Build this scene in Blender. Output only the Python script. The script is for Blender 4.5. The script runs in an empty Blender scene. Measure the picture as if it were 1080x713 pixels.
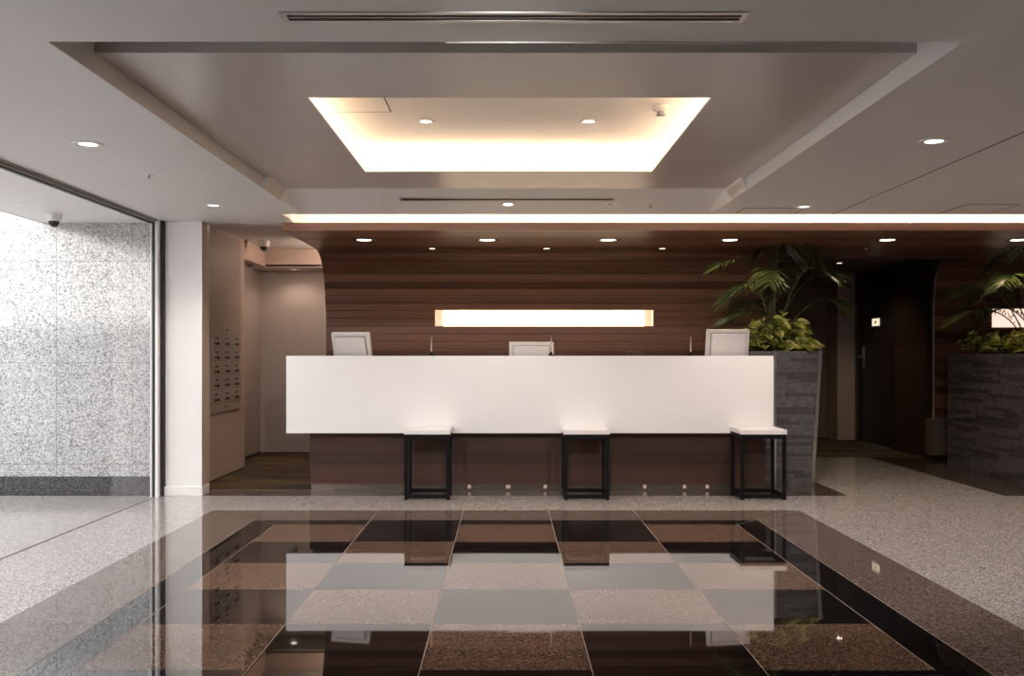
import bpy, bmesh, math, random
from mathutils import Vector, Matrix
random.seed(7)
sc = bpy.context.scene
COL = sc.collection
PI = math.pi

# ------------------------------------------------------------------ camera
F = 1059.0; VX = 533.5; VY = 374.0; H = 1.10      # focal length in px, vanishing point, eye height
cam = bpy.data.cameras.new('camera'); camo = bpy.data.objects.new('camera', cam); COL.objects.link(camo)
camo.location = (0, 0, H); camo.rotation_euler = (PI/2, 0, 0)
cam.sensor_width = 36; cam.lens = 36*F/1080
cam.shift_x = (540-VX)/1080; cam.shift_y = (VY-356.5)/1080
cam.clip_start = 0.05
sc.camera = camo
sc.view_settings.view_transform = 'Standard'; sc.view_settings.look = 'None'
sc.view_settings.gamma = 1; sc.view_settings.use_curve_mapping = False
sc.view_settings.exposure = 0.1
sc.cycles.use_denoising = True
sc.cycles.caustics_reflective = False; sc.cycles.caustics_refractive = False
sc.cycles.max_bounces = 10; sc.cycles.diffuse_bounces = 6; sc.cycles.glossy_bounces = 5
sc.cycles.transparent_max_bounces = 16

def at(px, py, Y):
    return Vector(((px-VX)*Y/F, Y, H-(py-VY)*Y/F))

# ------------------------------------------------------------------ materials
class NT:
    def __init__(s, name):
        s.m = bpy.data.materials.new(name); s.m.use_nodes = True
        s.t = s.m.node_tree; s.n = s.t.nodes; s.n.clear()
        s.out = s.n.new('ShaderNodeOutputMaterial')
        s.b = s.n.new('ShaderNodeBsdfPrincipled'); s.l(s.b, 0, s.out, 0)
    def l(s, a, ao, b, bi): s.t.links.new(a.outputs[ao], b.inputs[bi])
    def new(s, k, **kw):
        x = s.n.new(k)
        for a, v in kw.items():
            if hasattr(x, a): setattr(x, a, v)
            else: x.inputs[a].default_value = v
        return x
    def ramp(s, stops, interp='LINEAR'):
        r = s.n.new('ShaderNodeValToRGB'); r.color_ramp.interpolation = interp
        e = r.color_ramp.elements
        while len(e) < len(stops): e.new(0.5)
        for i, (p, c) in enumerate(stops):
            e[i].position = p; e[i].color = (*c, 1)
        return r
def plain(name, c, rough=.5, metal=0, ior=1.5, coat=0, noise=.06, nscale=40):
    n = NT(name); b = n.b
    b.inputs['Roughness'].default_value = rough; b.inputs['Metallic'].default_value = metal
    b.inputs['IOR'].default_value = ior; b.inputs['Coat Weight'].default_value = coat
    tc = n.new('ShaderNodeTexCoord'); nz = n.new('ShaderNodeTexNoise', Scale=nscale, Detail=3.0)
    n.l(tc, 'Object', nz, 'Vector')
    r = n.ramp([(.3, tuple(x*(1-noise) for x in c)), (.7, tuple(min(1, x*(1+noise)) for x in c))])
    n.l(nz, 'Fac', r, 'Fac'); n.l(r, 'Color', b, 'Base Color')
    return n.m
def granite(name, stops, scale=170, rough=.05, ior=1.8, tint=None, joints=None):
    n = NT(name); b = n.b
    b.inputs['Roughness'].default_value = rough; b.inputs['IOR'].default_value = ior
    g = n.new('ShaderNodeNewGeometry')
    v = n.new('ShaderNodeTexVoronoi', Scale=scale); n.l(g, 'Position', v, 'Vector')
    nz = n.new('ShaderNodeTexNoise', Scale=scale*.35, Detail=2.0); n.l(g, 'Position', nz, 'Vector')
    sep = n.new('ShaderNodeSeparateColor'); n.l(v, 'Color', sep, 'Color')
    mx = n.new('ShaderNodeMath', operation='MULTIPLY_ADD'); mx.inputs[1].default_value = .65
    n.l(sep, 'Red', mx, 0)
    m2 = n.new('ShaderNodeMath', operation='MULTIPLY'); m2.inputs[1].default_value = .4; n.l(nz, 'Fac', m2, 0)
    n.l(m2, 0, mx, 2)
    r = n.ramp(stops); n.l(mx, 0, r, 'Fac')
    last = r
    if joints:
        # thin joints on a grid in the x/z plane: (sx, ox, sz, oz, half width, colour)
        sx, ox, sz, oz, hw, jc = joints
        sp = n.new('ShaderNodeSeparateXYZ'); n.l(g, 'Position', sp, 'Vector')
        ms = []
        for ax, s_, o_ in (('X', sx, ox), ('Z', sz, oz)):
            a = n.new('ShaderNodeMath', operation='SUBTRACT'); n.l(sp, ax, a, 0); a.inputs[1].default_value = o_
            p = n.new('ShaderNodeMath', operation='PINGPONG'); n.l(a, 0, p, 0); p.inputs[1].default_value = s_/2
            c = n.new('ShaderNodeMath', operation='LESS_THAN'); n.l(p, 0, c, 0); c.inputs[1].default_value = hw
            ms.append(c)
        mm = n.new('ShaderNodeMath', operation='MAXIMUM'); n.l(ms[0], 0, mm, 0); n.l(ms[1], 0, mm, 1)
        mix = n.new('ShaderNodeMix', data_type='RGBA'); n.l(mm, 0, mix, 0); n.l(r, 'Color', mix, 6)
        mix.inputs[7].default_value = (*jc, 1)
        n.t.links.new(mix.outputs[2], b.inputs['Base Color'])
    else:
        n.l(last, 'Color', b, 'Base Color')
    return n.m
def wood(name, dark, light, board=.075, rough=.32, coords='UV'):
    n = NT(name); b = n.b
    b.inputs['Roughness'].default_value = rough; b.inputs['IOR'].default_value = 1.42
    tc = n.new('ShaderNodeTexCoord')
    sp = n.new('ShaderNodeSeparateXYZ'); n.l(tc, coords, sp, 'Vector')
    vax = 'Y' if coords == 'UV' else 'Z'
    d = n.new('ShaderNodeMath', operation='DIVIDE'); n.l(sp, vax, d, 0); d.inputs[1].default_value = board
    fl = n.new('ShaderNodeMath', operation='FLOOR'); n.l(d, 0, fl, 0)
    # boards are cut to random lengths of about two metres
    ln = n.new('ShaderNodeTexWhiteNoise', noise_dimensions='1D'); n.l(fl, 0, ln, 'W')
    xo = n.new('ShaderNodeMath', operation='MULTIPLY_ADD'); n.l(ln, 'Value', xo, 0); xo.inputs[1].default_value = 2.0; n.l(sp, 'X', xo, 2)
    xd = n.new('ShaderNodeMath', operation='DIVIDE'); n.l(xo, 0, xd, 0); xd.inputs[1].default_value = 2.1
    xf = n.new('ShaderNodeMath', operation='FLOOR'); n.l(xd, 0, xf, 0)
    cb = n.new('ShaderNodeCombineXYZ'); n.l(fl, 0, cb, 0)
    wn = n.new('ShaderNodeTexWhiteNoise', noise_dimensions='2D'); n.l(cb, 0, wn, 'Vector')
    mp = n.new('ShaderNodeMapping'); n.l(tc, coords, mp, 'Vector')
    mp.inputs['Scale'].default_value = (1.2, 70, 1) if coords == 'UV' else (1.2, 1.2, 70)
    nz = n.new('ShaderNodeTexNoise', Scale=1.0, Detail=4.0, Roughness=.6); n.l(mp, 0, nz, 'Vector')
    a = n.new('ShaderNodeMath', operation='MULTIPLY'); n.l(wn, 'Value', a, 0); a.inputs[1].default_value = .6
    m = n.new('ShaderNodeMath', operation='MULTIPLY_ADD'); n.l(nz, 'Fac', m, 0); m.inputs[1].default_value = .55; n.l(a, 0, m, 2)
    r = n.ramp([(.2, dark), (.85, light)]); n.l(m, 0, r, 'Fac'); n.l(r, 'Color', b, 'Base Color')
    bp = n.new('ShaderNodeBump', Strength=.08, Distance=.004); n.l(nz, 'Fac', bp, 'Height'); n.l(bp, 0, b, 'Normal')
    return n.m
def emit(name, c, s):
    n = NT(name); e = n.new('ShaderNodeEmission'); e.inputs[0].default_value = (*c, 1); e.inputs[1].default_value = s
    n.l(e, 0, n.out, 0); return n.m
def glassmat(name):
    n = NT(name); t = n.new('ShaderNodeBsdfTransparent'); t.inputs[0].default_value = (.97, .97, .965, 1)
    g = n.new('ShaderNodeBsdfGlossy'); g.inputs['Roughness'].default_value = 0
    lw = n.new('ShaderNodeLayerWeight'); lw.inputs[0].default_value = .5
    pw = n.new('ShaderNodeMath', operation='POWER'); n.l(lw, 'Facing', pw, 0); pw.inputs[1].default_value = 5
    fr = n.new('ShaderNodeMath', operation='MULTIPLY_ADD'); n.l(pw, 0, fr, 0); fr.inputs[1].default_value = .22; fr.inputs[2].default_value = .03
    mx = n.new('ShaderNodeMixShader'); n.l(fr, 0, mx, 0); n.l(t, 0, mx, 1); n.l(g, 0, mx, 2); n.l(mx, 0, n.out, 0)
    return n.m
def leafmat(name, c1, c2, c3, scale, rough=.4):
    n = NT(name); b = n.b; b.inputs['Roughness'].default_value = rough
    tc = n.new('ShaderNodeTexCoord'); nz = n.new('ShaderNodeTexNoise', Scale=scale, Detail=2.0); n.l(tc, 'Object', nz, 'Vector')
    r = n.ramp([(.36, c1), (.5, c2), (.62, c3)]); n.l(nz, 'Fac', r, 'Fac'); n.l(r, 'Color', b, 'Base Color')
    tr = n.new('ShaderNodeBsdfTranslucent'); n.l(r, 'Color', tr, 0)
    mx = n.new('ShaderNodeMixShader'); mx.inputs[0].default_value = .2; n.l(b, 0, mx, 1); n.l(tr, 0, mx, 2); n.l(mx, 0, n.out, 0)
    return n.m
def carpetmat(name):
    n = NT(name); b = n.b; b.inputs['Roughness'].default_value = .9
    g = n.new('ShaderNodeNewGeometry'); mp = n.new('ShaderNodeMapping'); n.l(g, 'Position', mp, 0)
    mp.inputs['Scale'].default_value = (.7, 2.2, 1)
    nz = n.new('ShaderNodeTexNoise', Scale=1.6, Detail=1.0); n.l(mp, 0, nz, 'Vector')
    r = n.ramp([(.35, (.045, .028, .017)), (.5, (.085, .055, .028)), (.65, (.13, .09, .04))]); n.l(nz, 'Fac', r, 'Fac')
    n2 = n.new('ShaderNodeTexNoise', Scale=260.0); n.l(g, 'Position', n2, 'Vector')
    mx = n.new('ShaderNodeMix', data_type='RGBA', blend_type='MULTIPLY'); mx.inputs[0].default_value = .35
    n.l(r, 'Color', mx, 6); n.l(n2, 'Fac', mx, 7); n.t.links.new(mx.outputs[2], b.inputs['Base Color'])
    bp = n.new('ShaderNodeBump', Strength=.3, Distance=.004); n.l(n2, 'Fac', bp, 'Height'); n.l(bp, 0, b, 'Normal')
    return n.m

M = {}
M['ceil'] = plain('ceiling_paint', (.74, .725, .715), .5, noise=.015, nscale=3)
M['raft'] = plain('satin_panel', (.60, .55, .52), .27, ior=1.45, noise=.02, nscale=4)
M['well'] = plain('well_paint', (.84, .79, .745), .6, noise=.01)
M['white'] = plain('white_paint', (.83, .81, .80), .45, noise=.01, nscale=4)
M['solid'] = plain('white_solid_surface', (.84, .83, .825), .35, noise=.008, nscale=5)
M['pink'] = plain('warm_wall_paint_and_light_tint', (.50, .40, .34), .55, noise=.015, nscale=4)
M['taupe'] = plain('taupe_panel', (.36, .29, .25), .45, noise=.02, nscale=5)
M['grey'] = plain('grey_panel', (.40, .345, .31), .45, noise=.02, nscale=5)
M['darkwall'] = plain('dark_wall', (.16, .12, .10), .5, noise=.03)
M['farwall'] = plain('brown_wall_paint', (.22, .15, .10), .6, noise=.03)
M['alu'] = plain('brushed_aluminium', (.62, .60, .58), .28, 1, noise=.03)
M['metalpaint'] = plain('grey_metal_paint', (.42, .41, .41), .35, .3)
M['steel'] = plain('polished_steel', (.30, .26, .24), .16, 1, noise=.04)
M['kickplate'] = plain('dark_bronze_plate', (.21, .17, .145), .2, .6, noise=.05)
M['gasket'] = plain('black_gasket', (.012, .011, .011), .5)
M['black'] = plain('black_steel', (.006, .006, .0065), .5, ior=1.2, noise=.1)
M['soil'] = plain('soil', (.03, .02, .013), .95, noise=.4, nscale=60)
M['plastic'] = plain('white_plastic', (.62, .60, .62), .4, noise=.01)
M['plasticgrey'] = plain('grey_plastic', (.33, .32, .33), .45, noise=.02)
M['screen'] = plain('dark_screen', (.01, .01, .012), .15)
M['slate'] = plain('slate', (.115, .108, .116), .55, noise=.35, nscale=22)
M['slatedark'] = plain('dark_slate', (.062, .058, .063), .5, noise=.3, nscale=20)
M['slot'] = plain('dark_slot', (.04, .034, .03), .6)
M['brass'] = plain('light_joint', (.33, .275, .23), .4, noise=.05)
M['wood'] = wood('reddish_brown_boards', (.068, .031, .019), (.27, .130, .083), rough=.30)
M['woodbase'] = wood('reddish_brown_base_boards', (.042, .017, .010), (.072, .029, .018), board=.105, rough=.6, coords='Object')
M['darkwood'] = wood('near_black_wood', (.022, .012, .008), (.05, .028, .019), board=.6, coords='Object')
M['doorblack'] = plain('black_door', (.018, .014, .012), .4, noise=.1)
M['glass'] = glassmat('clear_glass')
M['g_out'] = granite('pink_grey_granite', [(.15, (.10, .092, .088)), (.38, (.30, .28, .27)), (.62, (.465, .44, .425)), (.9, (.67, .64, .62))], 150, .10, 1.55)
M['g_brown'] = granite('brown_granite', [(.2, (.03, .018, .013)), (.5, (.135, .080, .054)), (.82, (.26, .175, .13))], 170, .025, 1.95)
M['g_ring'] = granite('grey_brown_granite', [(.18, (.05, .038, .032)), (.5, (.15, .115, .098)), (.85, (.27, .22, .195))], 160, .03, 1.8)
M['g_black'] = granite('black_granite', [(.3, (.007, .0065, .0065)), (.8, (.017, .015, .015))], 200, .02, 2.0)
M['g_border'] = granite('dark_border_granite', [(.2, (.03, .024, .02)), (.6, (.085, .068, .058)), (.9, (.14, .115, .10))], 120, .05, 1.7)
M['g_wall'] = granite('speckled_grey_granite', [(.18, (.13, .13, .132)), (.36, (.30, .298, .30)), (.55, (.48, .478, .48)), (.85, (.66, .658, .66))], 125, .35, 1.5,
                      joints=(.60, -3.545, .80, .235, .0025, (.22, .22, .23)))
M['g_skirt'] = granite('dark_grey_granite', [(.2, (.02, .02, .021)), (.5, (.05, .05, .052)), (.85, (.105, .105, .11))], 110, .25, 1.5)
M['carpet'] = carpetmat('brown_carpet')
WARM = (1.0, .74, .46)
M['led'] = emit('warm_led', (1.0, .76, .52), 30)
M['ledcove'] = emit('warm_led_cove', (1.0, .78, .52), 24)
M['ledside'] = emit('warm_led_side', (1.0, .70, .50), 26)
M['niche'] = emit('backlit_diffuser', (1.0, .76, .50), 6)
M['niche2'] = emit('backlit_diffuser_dim', (1.0, .72, .58), 1.1)
M['lamp'] = emit('lamp_warm', (1.0, .82, .62), 9)
M['lampw'] = emit('lamp_white', (1.0, .93, .84), 3.0)
M['kick'] = emit('kick_reflection_glow', (1.0, .70, .52), .38)  # glow for the imitated reflections on the kick plate
M['sign'] = emit('lit_sign', (1.0, .86, .62), .9)
M['palm'] = leafmat('palm_leaf', (.012, .026, .006), (.036, .06, .015), (.09, .115, .035), 3, .35)
M['stem'] = plain('palm_stem', (.10, .11, .05), .5, noise=.2)
M['pothos'] = leafmat('pothos_leaf', (.12, .17, .025), (.36, .38, .07), (.62, .60, .24), 9)
M['rackred'] = plain('copper', (.45, .17, .10), .4)

# ------------------------------------------------------------------ mesh helpers
class MB:
    def __init__(s): s.bm = bmesh.new(); s.mats = []
    def mi(s, m):
        m = M[m] if isinstance(m, str) else m
        if m not in s.mats: s.mats.append(m)
        return s.mats.index(m)
    def box(s, x0, x1, y0, y1, z0, z1, m, mat=None, bev=0):
        i = s.mi(m)
        vs = [Vector(p) for p in ((x0,y0,z0),(x1,y0,z0),(x1,y1,z0),(x0,y1,z0),(x0,y0,z1),(x1,y0,z1),(x1,y1,z1),(x0,y1,z1))]
        if mat: vs = [mat @ v for v in vs]
        v = [s.bm.verts.new(p) for p in vs]
        fs = []
        for f in ((0,3,2,1),(4,5,6,7),(0,1,5,4),(1,2,6,5),(2,3,7,6),(3,0,4,7)):
            fc = s.bm.faces.new([v[k] for k in f]); fc.material_index = i; fs.append(fc)
        if bev:
            es = list({e for fc in fs for e in fc.edges})
            r = bmesh.ops.bevel(s.bm, geom=es, offset=bev, segments=3, affect='EDGES', profile=.6)
            for fc in r['faces']: fc.material_index = i; fc.smooth = True
        return s
    def poly(s, pts, m):
        f = s.bm.faces.new([s.bm.verts.new(p) for p in pts]); f.material_index = s.mi(m); return s
    def lathe(s, prof, m, c=(0,0,0), n=28, mat=None, smooth=True):
        i = s.mi(m); rings = []
        for r, z in prof:
            ring = []
            for k in range(n):
                a = 2*PI*k/n; p = Vector((c[0]+max(r, 1e-5)*math.cos(a), c[1]+max(r, 1e-5)*math.sin(a), c[2]+z))
                if mat: p = mat @ p
                ring.append(s.bm.verts.new(p))
            rings.append(ring)
        for a, b in zip(rings, rings[1:]):
            for k in range(n):
                f = s.bm.faces.new((a[k], a[(k+1)%n], b[(k+1)%n], b[k])); f.material_index = i; f.smooth = smooth
        return s
    def tube(s, pts, rad, m, n=8):
        i = s.mi(m); rings = []
        pts = [Vector(p) for p in pts]
        for k, p in enumerate(pts):
            t = (pts[min(k+1, len(pts)-1)]-pts[max(k-1, 0)]).normalized()
            u = t.cross(Vector((0,0,1)) if abs(t.z) < .9 else Vector((1,0,0))).normalized(); w = t.cross(u)
            r = rad[k] if isinstance(rad, (list, tuple)) else rad
            rings.append([s.bm.verts.new(p+u*r*math.cos(2*PI*q/n)+w*r*math.sin(2*PI*q/n)) for q in range(n)])
        for a, b in zip(rings, rings[1:]):
            for q in range(n):
                f = s.bm.faces.new((a[q], a[(q+1)%n], b[(q+1)%n], b[q])); f.material_index = i; f.smooth = True
        for ring in (rings[0], rings[-1]):
            f = s.bm.faces.new(ring); f.material_index = i
        return s
    def build(s, name, parent=None, loc=None, fix=True):
        if fix: bmesh.ops.recalc_face_normals(s.bm, faces=s.bm.faces)
        me = bpy.data.meshes.new(name); s.bm.to_mesh(me); s.bm.free()
        for m in s.mats: me.materials.append(m)
        o = bpy.data.objects.new(name, me); COL.objects.link(o)
        if parent: o.parent = parent
        if loc: o.location = loc
        return o
def tag(o, label, cat, group=None):
    o['label'] = label; o['category'] = cat
    if group: o['group'] = group
    return o
def struct(o): o['kind'] = 'structure'; return o
def thing(name, label, cat, loc=(0,0,0), rz=0, group=None):
    o = bpy.data.objects.new(name, None); COL.objects.link(o); o.location = loc; o.rotation_euler = (0,0,rz)
    o.empty_display_size = .1
    return tag(o, label, cat, group)
def dup(root, loc, label, group=None, rz=None):
    r = root.copy(); COL.objects.link(r); r.location = loc; r['label'] = label
    if group: r['group'] = group
    if rz is not None: r.rotation_euler = (0,0,rz)
    for ch in list(root.children):
        c = ch.copy(); COL.objects.link(c); c.parent = r
        for g in list(ch.children):
            d = g.copy(); COL.objects.link(d); d.parent = c
    return r

# ------------------------------------------------------------------ levels
ZS = 2.14            # lobby ceiling
ZP = 2.218           # raised panel in the recess
ZC = 2.215           # ceiling behind the lobby ceiling edge
ZW = 2.064           # underside of the timber canopy
XG = -2.72           # glass wall

# ------------------------------------------------------------------ floor
fb = MB()
def q(x0, x1, y0, y1, m, z=0.0): fb.poly(((x0,y0,z),(x1,y0,z),(x1,y1,z),(x0,y1,z)), m)
RB, RK = 2.07, 1.675; CK = 1.495     # outer brown ring, black ring, checker half widths
R0, R1, R2 = 6.50, 6.67, 7.09        # checker end, black ring end, brown ring end
N0, N1, N2 = 3.50, 3.33, 2.92
q(-9, 7, -6, N2, 'g_out'); q(-9, -RB, N2, R2, 'g_out'); q(RB, 7, N2, R2, 'g_out')
q(-9, 7, R2, 7.82, 'g_out')
# brown ring (four mitred sides) and black ring
def ring(xo, yo0, yo1, xi, yi0, yi1, m):
    fb.poly(((-xo,yo1,0),(-xi,yi1,0),(xi,yi1,0),(xo,yo1,0)), m)
    fb.poly(((-xo,yo0,0),(xo,yo0,0),(xi,yi0,0),(-xi,yi0,0)), m)
    fb.poly(((-xo,yo0,0),(-xi,yi0,0),(-xi,yi1,0),(-xo,yo1,0)), m)
    fb.poly(((xo,yo0,0),(xo,yo1,0),(xi,yi1,0),(xi,yi0,0)), m)
ring(RB, N2, R2, RK, N1, R1, 'g_ring'); ring(RK, N1, R1, CK, N0, R0, 'g_black')
cx = [-CK, -.9, -.3, .3, .9, CK]
for i in range(5):
    for j in range(5):
        q(cx[i], cx[i+1], N0+.6*j, N0+.6*(j+1), 'g_brown' if (i+j) % 2 == 0 else 'g_black')
# dark border in front of the counter and planters, walkway, corridor carpets
q(-9, -2.9, 7.82, 14, 'g_border'); q(-2.9, -2.374, 7.82, 8.15, 'g_border'); q(-2.374, 2.67, 7.82, 8.12, 'g_border'); q(2.67, 3.88, 7.82, 10.75, 'g_out'); q(3.88, 7, 7.82, 10.75, 'g_border')
q(-2.374, -1.4, 8.12, 8.15, 'alu'); q(-2.9, -1.4, 8.15, 12, 'carpet'); q(-1.4, 2.67, 8.12, 10.75, 'g_border'); q(2.3, 7, 10.75, 14.2, 'carpet')
e = .0006
def seam(a, b, w=.0032, m='brass'):
    a, b = Vector(a), Vector(b); d = (b-a).normalized(); p = Vector((-d.y, d.x, 0))*w/2
    fb.poly((a-p, b-p, b+p, a+p), m)
for x in (-.9, -.3, .3, .9): seam((x, N2, e), (x, R2, e))
for x in (-CK, CK): seam((x, N0, e), (x, R0, e))
for x in (-RK, RK): seam((x, N1, e), (x, R1, e))
for sx in (-1, 1): seam((sx*CK, R0, e), (sx*RB, R2, e), .003)
for j in range(6): seam((-CK, N0+.6*j, e), (CK, N0+.6*j, e), .0015, 'g_ring')
for x in (-2.7, -3.3, 2.67, 3.27): seam((x, 0, e), (x, 7.82, e), .002, 'g_ring')
for y in (2.9, 4.7, 6.5): seam((-6, y, e), (-RB, y, e), .002, 'g_ring'); seam((RB, y, e), (6.6, y, e), .002, 'g_ring')
for y in (3.5, 4.1, 4.7, 5.3, 5.9, 6.5): seam((-RB, y, e), (-RK, y, e), .002, 'g_border'); seam((RK, y, e), (RB, y, e), .002, 'g_border')
floor = struct(fb.build('floor', fix=False))

# ------------------------------------------------------------------ ceiling
RX = 1.522; RY0, RY1, RYB = 3.337, 6.33, 6.75
cb = MB()
YE = 7.44                     # edge of the lobby ceiling
XR = 6.6
T = .05
def slab(x0, x1, y0, y1, z=ZS, t=.02, m='ceil'): cb.box(x0, x1, y0, y1, z, z+t, m)
slab(XG, XR, -6, RY0); slab(XG, -RX, RY0, YE); slab(RX, XR, RY0, YE)
# behind the recess the ceiling comes down smoothly to the cove edge
def ss(t): t = max(0, min(1, t)); return t*t*(3-2*t)
def zfar(x, y): return ZS+(ZP-ZS)*ss((RX-abs(x))/.05)*max(0, min(1, (YE-y)/(YE-RYB)))
gx = [-RX+.005*k for k in range(11)]+[-1.2, -.6, 0, .6, 1.2]+[RX-.05+.005*k for k in range(11)]
gy = [RY1, 6.5, RYB, RYB+.001, 6.9, 7.1, 7.3, YE]
gv = [[cb.bm.verts.new((x, y, zfar(x, y))) for y in gy] for x in gx]
for i_ in range(len(gx)-1):
    for j_ in range(len(gy)-1):
        f = cb.bm.faces.new((gv[i_][j_], gv[i_+1][j_], gv[i_+1][j_+1], gv[i_][j_+1])); f.smooth = True
        f.material_index = cb.mi('raft' if gy[j_+1] <= RYB else 'ceil')
for i_ in range(len(gx)-1):
    a_, c_ = gx[i_], gx[i_+1]
    if zfar(a_, RY1) > ZP-.0005 and zfar(c_, RY1) > ZP-.0005: continue
    cb.poly(((a_, RY1, zfar(a_, RY1)), (c_, RY1, zfar(c_, RY1)), (c_, RY1, ZP+.004), (a_, RY1, ZP+.004)), 'ceil')
slab(XG, -1.66, YE, 7.99)
cb.box(-1.68, -1.66, YE, 7.99, ZS+.02, 2.30, 'ceil')
cb.box(-RX-.02, -RX, RY0-.3, RYB, ZS+.02, 2.46, 'ceil'); cb.box(RX, RX+.02, RY0-.3, RYB, ZS+.02, 2.46, 'ceil')
cb.box(-RX, RX, RYB+.3, RYB+.32, ZP+.01, 2.46, 'ceil'); cb.box(-RX, RX, RY0-.3, RY0-.28, ZS+.02, 2.46, 'ceil')
cb.box(-RX, RX, RY0-.3, RYB+.3, 2.46, 2.48, 'ceil')
cb.box(XG, -1.5, 7.99, 10.7, ZC, ZC+.03, 'ceil')
cb.box(-1.76, XR, YE-.2, 10.75, 2.29, 2.31, 'ceil'); cb.box(-1.76, XR, YE-.1, YE-.08, ZS+.05, 2.29, 'ceil')
cb.box(-3.0, -1.5, 10.6, 12, 2.02, 2.05, 'grey')
cb.box(2.3, 6.6, 9.97, 14.2, 2.15, 2.18, 'darkwall')
ceiling = struct(cb.build('ceiling'))
# raised panel with the light well
WX0, WX1, WY0, WY1 = -.861, .893, 4.369, 6.15
pb = MB()
z0, z1 = ZP, ZP+.006
pb.box(-RX, RX, 3.72, WY0, z0, z1, 'raft'); pb.box(-RX, RX, WY1, RY1, z0, z1, 'raft')
pb.box(-RX, WX0, WY0, WY1, z0, z1, 'raft'); pb.box(WX1, RX, WY0, WY1, z0, z1, 'raft')
pb.box(-RX, RX, 3.72, 3.74, z1, ZP+.05, 'raft')
pb.build('recess_panel', ceiling)
wb = MB(); WB = .27; WZ = 2.40
wb.box(WX0-WB, WX1+WB, WY1+WB, WY1+WB+.02, z1, WZ, 'well'); wb.box(WX0-WB, WX1+WB, WY0-WB-.02, WY0-WB, z1, WZ, 'well')
wb.box(WX0-WB-.02, WX0-WB, WY0-WB, WY1+WB, z1, WZ, 'well'); wb.box(WX1+WB, WX1+WB+.02, WY0-WB, WY1+WB, z1, WZ, 'well')
wb.box(WX0-WB, WX1+WB, WY0-WB, WY1+WB, WZ, WZ+.02, 'well')
wb.build('light_well', ceiling)
tb = MB(); tb.box(-.2, RX, RY0, RY0+.004, ZS-.004, ZS+.02, 'alu'); tb.build('edge_trim', ceiling)
t1 = MB(); t1.box(2.417, 2.425, 1.0, YE, ZS-.0015, ZS+.001, 'slot'); struct(t1.build('trim_1'))

# LED strips hidden in the coves
def led(name, x0, x1, y0, y1, z, h, m, label, w=0):
    b = MB(); b.box(x0, x1, y0, y1, z, z+h*.4, 'alu'); o = b.build(name)
    tag(o, label, 'light strip', 'cove light strips')
    d = MB(); d.box(x0+.004, x1-.004, y0+.004, y1-.004, z+h*.4, z+h, m); d.build('diffuser', o)
    return o
zl = z1
led('led_strip', WX0-.15, WX1+.15, WY1+.14, WY1+.17, zl, .014, 'led', 'warm light strip hidden along the far edge of the ceiling light well')
led('led_strip', WX0-.20, WX0-.17, WY0-.1, WY1+.1, zl, .014, 'led', 'warm light strip hidden along the left edge of the ceiling light well')
led('led_strip', WX1+.17, WX1+.20, WY0-.1, WY1+.1, zl, .014, 'led', 'warm light strip hidden along the right edge of the ceiling light well')
led('led_strip', -1.64, 6.4, 7.85, 7.88, ZW+.055, .014, 'ledcove', 'long warm light strip lying on top of the timber canopy edge')

# ------------------------------------------------------------------ back timber wall + canopy
BH = .075
def profile(yf, yw, zc=ZW, zb=0.0, d=.55, e1=.14, e2=.06, h=.66):
    """canopy underside from the front lip, round the bend and down the wall"""
    pts = [(yf, zc+.06), (yf, zc)]
    y = yf
    yc = yw-d
    pts.append((yc, zc))
    # soft bend: two blended arcs
    ctrl = [(yc, zc), (yw-e1, zc-.012), (yw-e2, zc-h*.45), (yw, zc-h)]
    for k in range(1, 17):
        t = k/16; a = (1-t)
        pts.append((a**3*ctrl[0][0]+3*a*a*t*ctrl[1][0]+3*a*t*t*ctrl[2][0]+t**3*ctrl[3][0],
                    a**3*ctrl[0][1]+3*a*a*t*ctrl[1][1]+3*a*t*t*ctrl[2][1]+t**3*ctrl[3][1]))
    pts.append((yw, zb))
    return pts
def boards(pts, bh=BH, cut=()):
    """resample into boards with a shallow groove between them -> [(y,z,s,isgroove)]"""
    L = [0]
    for a, b in zip(pts, pts[1:]): L.append(L[-1]+math.hypot(b[0]-a[0], b[1]-a[1]))
    def ev(s):
        for k in range(len(L)-1):
            if s <= L[k+1]+1e-9:
                t = (s-L[k])/max(1e-9, L[k+1]-L[k]); a, b = pts[k], pts[k+1]
                return (a[0]+t*(b[0]-a[0]), a[1]+t*(b[1]-a[1]))
        return pts[-1]
    ss = set(L)
    s = L[1]
    g = []
    while s < L[-1]:
        g.append(s); s += bh
    out = []
    for v in L: out.append((v, 0))
    for v in g[1:]:
        out += [(v-.004, 0), (v-.003, 1), (v+.003, 1), (v+.004, 0)]
    for zc in cut:      # exact heights on the wall
        lo = max(i for i, p in enumerate(pts) if p[1] > zc)
        a, b = pts[lo], pts[lo+1]; t = (a[1]-zc)/(a[1]-b[1]); out.append((L[lo]+t*(L[lo+1]-L[lo]), 0))
    out.sort()
    res = []
    for v, gr in out:
        y, z = ev(v); y2, z2 = ev(min(L[-1], v+.004)); y1, z1_ = ev(max(0, v-.004))
        dy, dz = y2-y1, z2-z1_; n = math.hypot(dy, dz) or 1
        nrm = (-dz/n, dy/n)                     # into the wall / up
        ph = ((v-L[1]) % bh)/bh if v > L[1] else 1
        of = -.006*(1-ph)*max(0, min(1, (ZW-.05-z)/.25)); y += of*nrm[0]; z += of*nrm[1]
        res.append((y+(.008*abs(nrm[0]) if gr else 0), z+(.008*abs(nrm[1]) if gr else 0), v))
    return res
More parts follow.
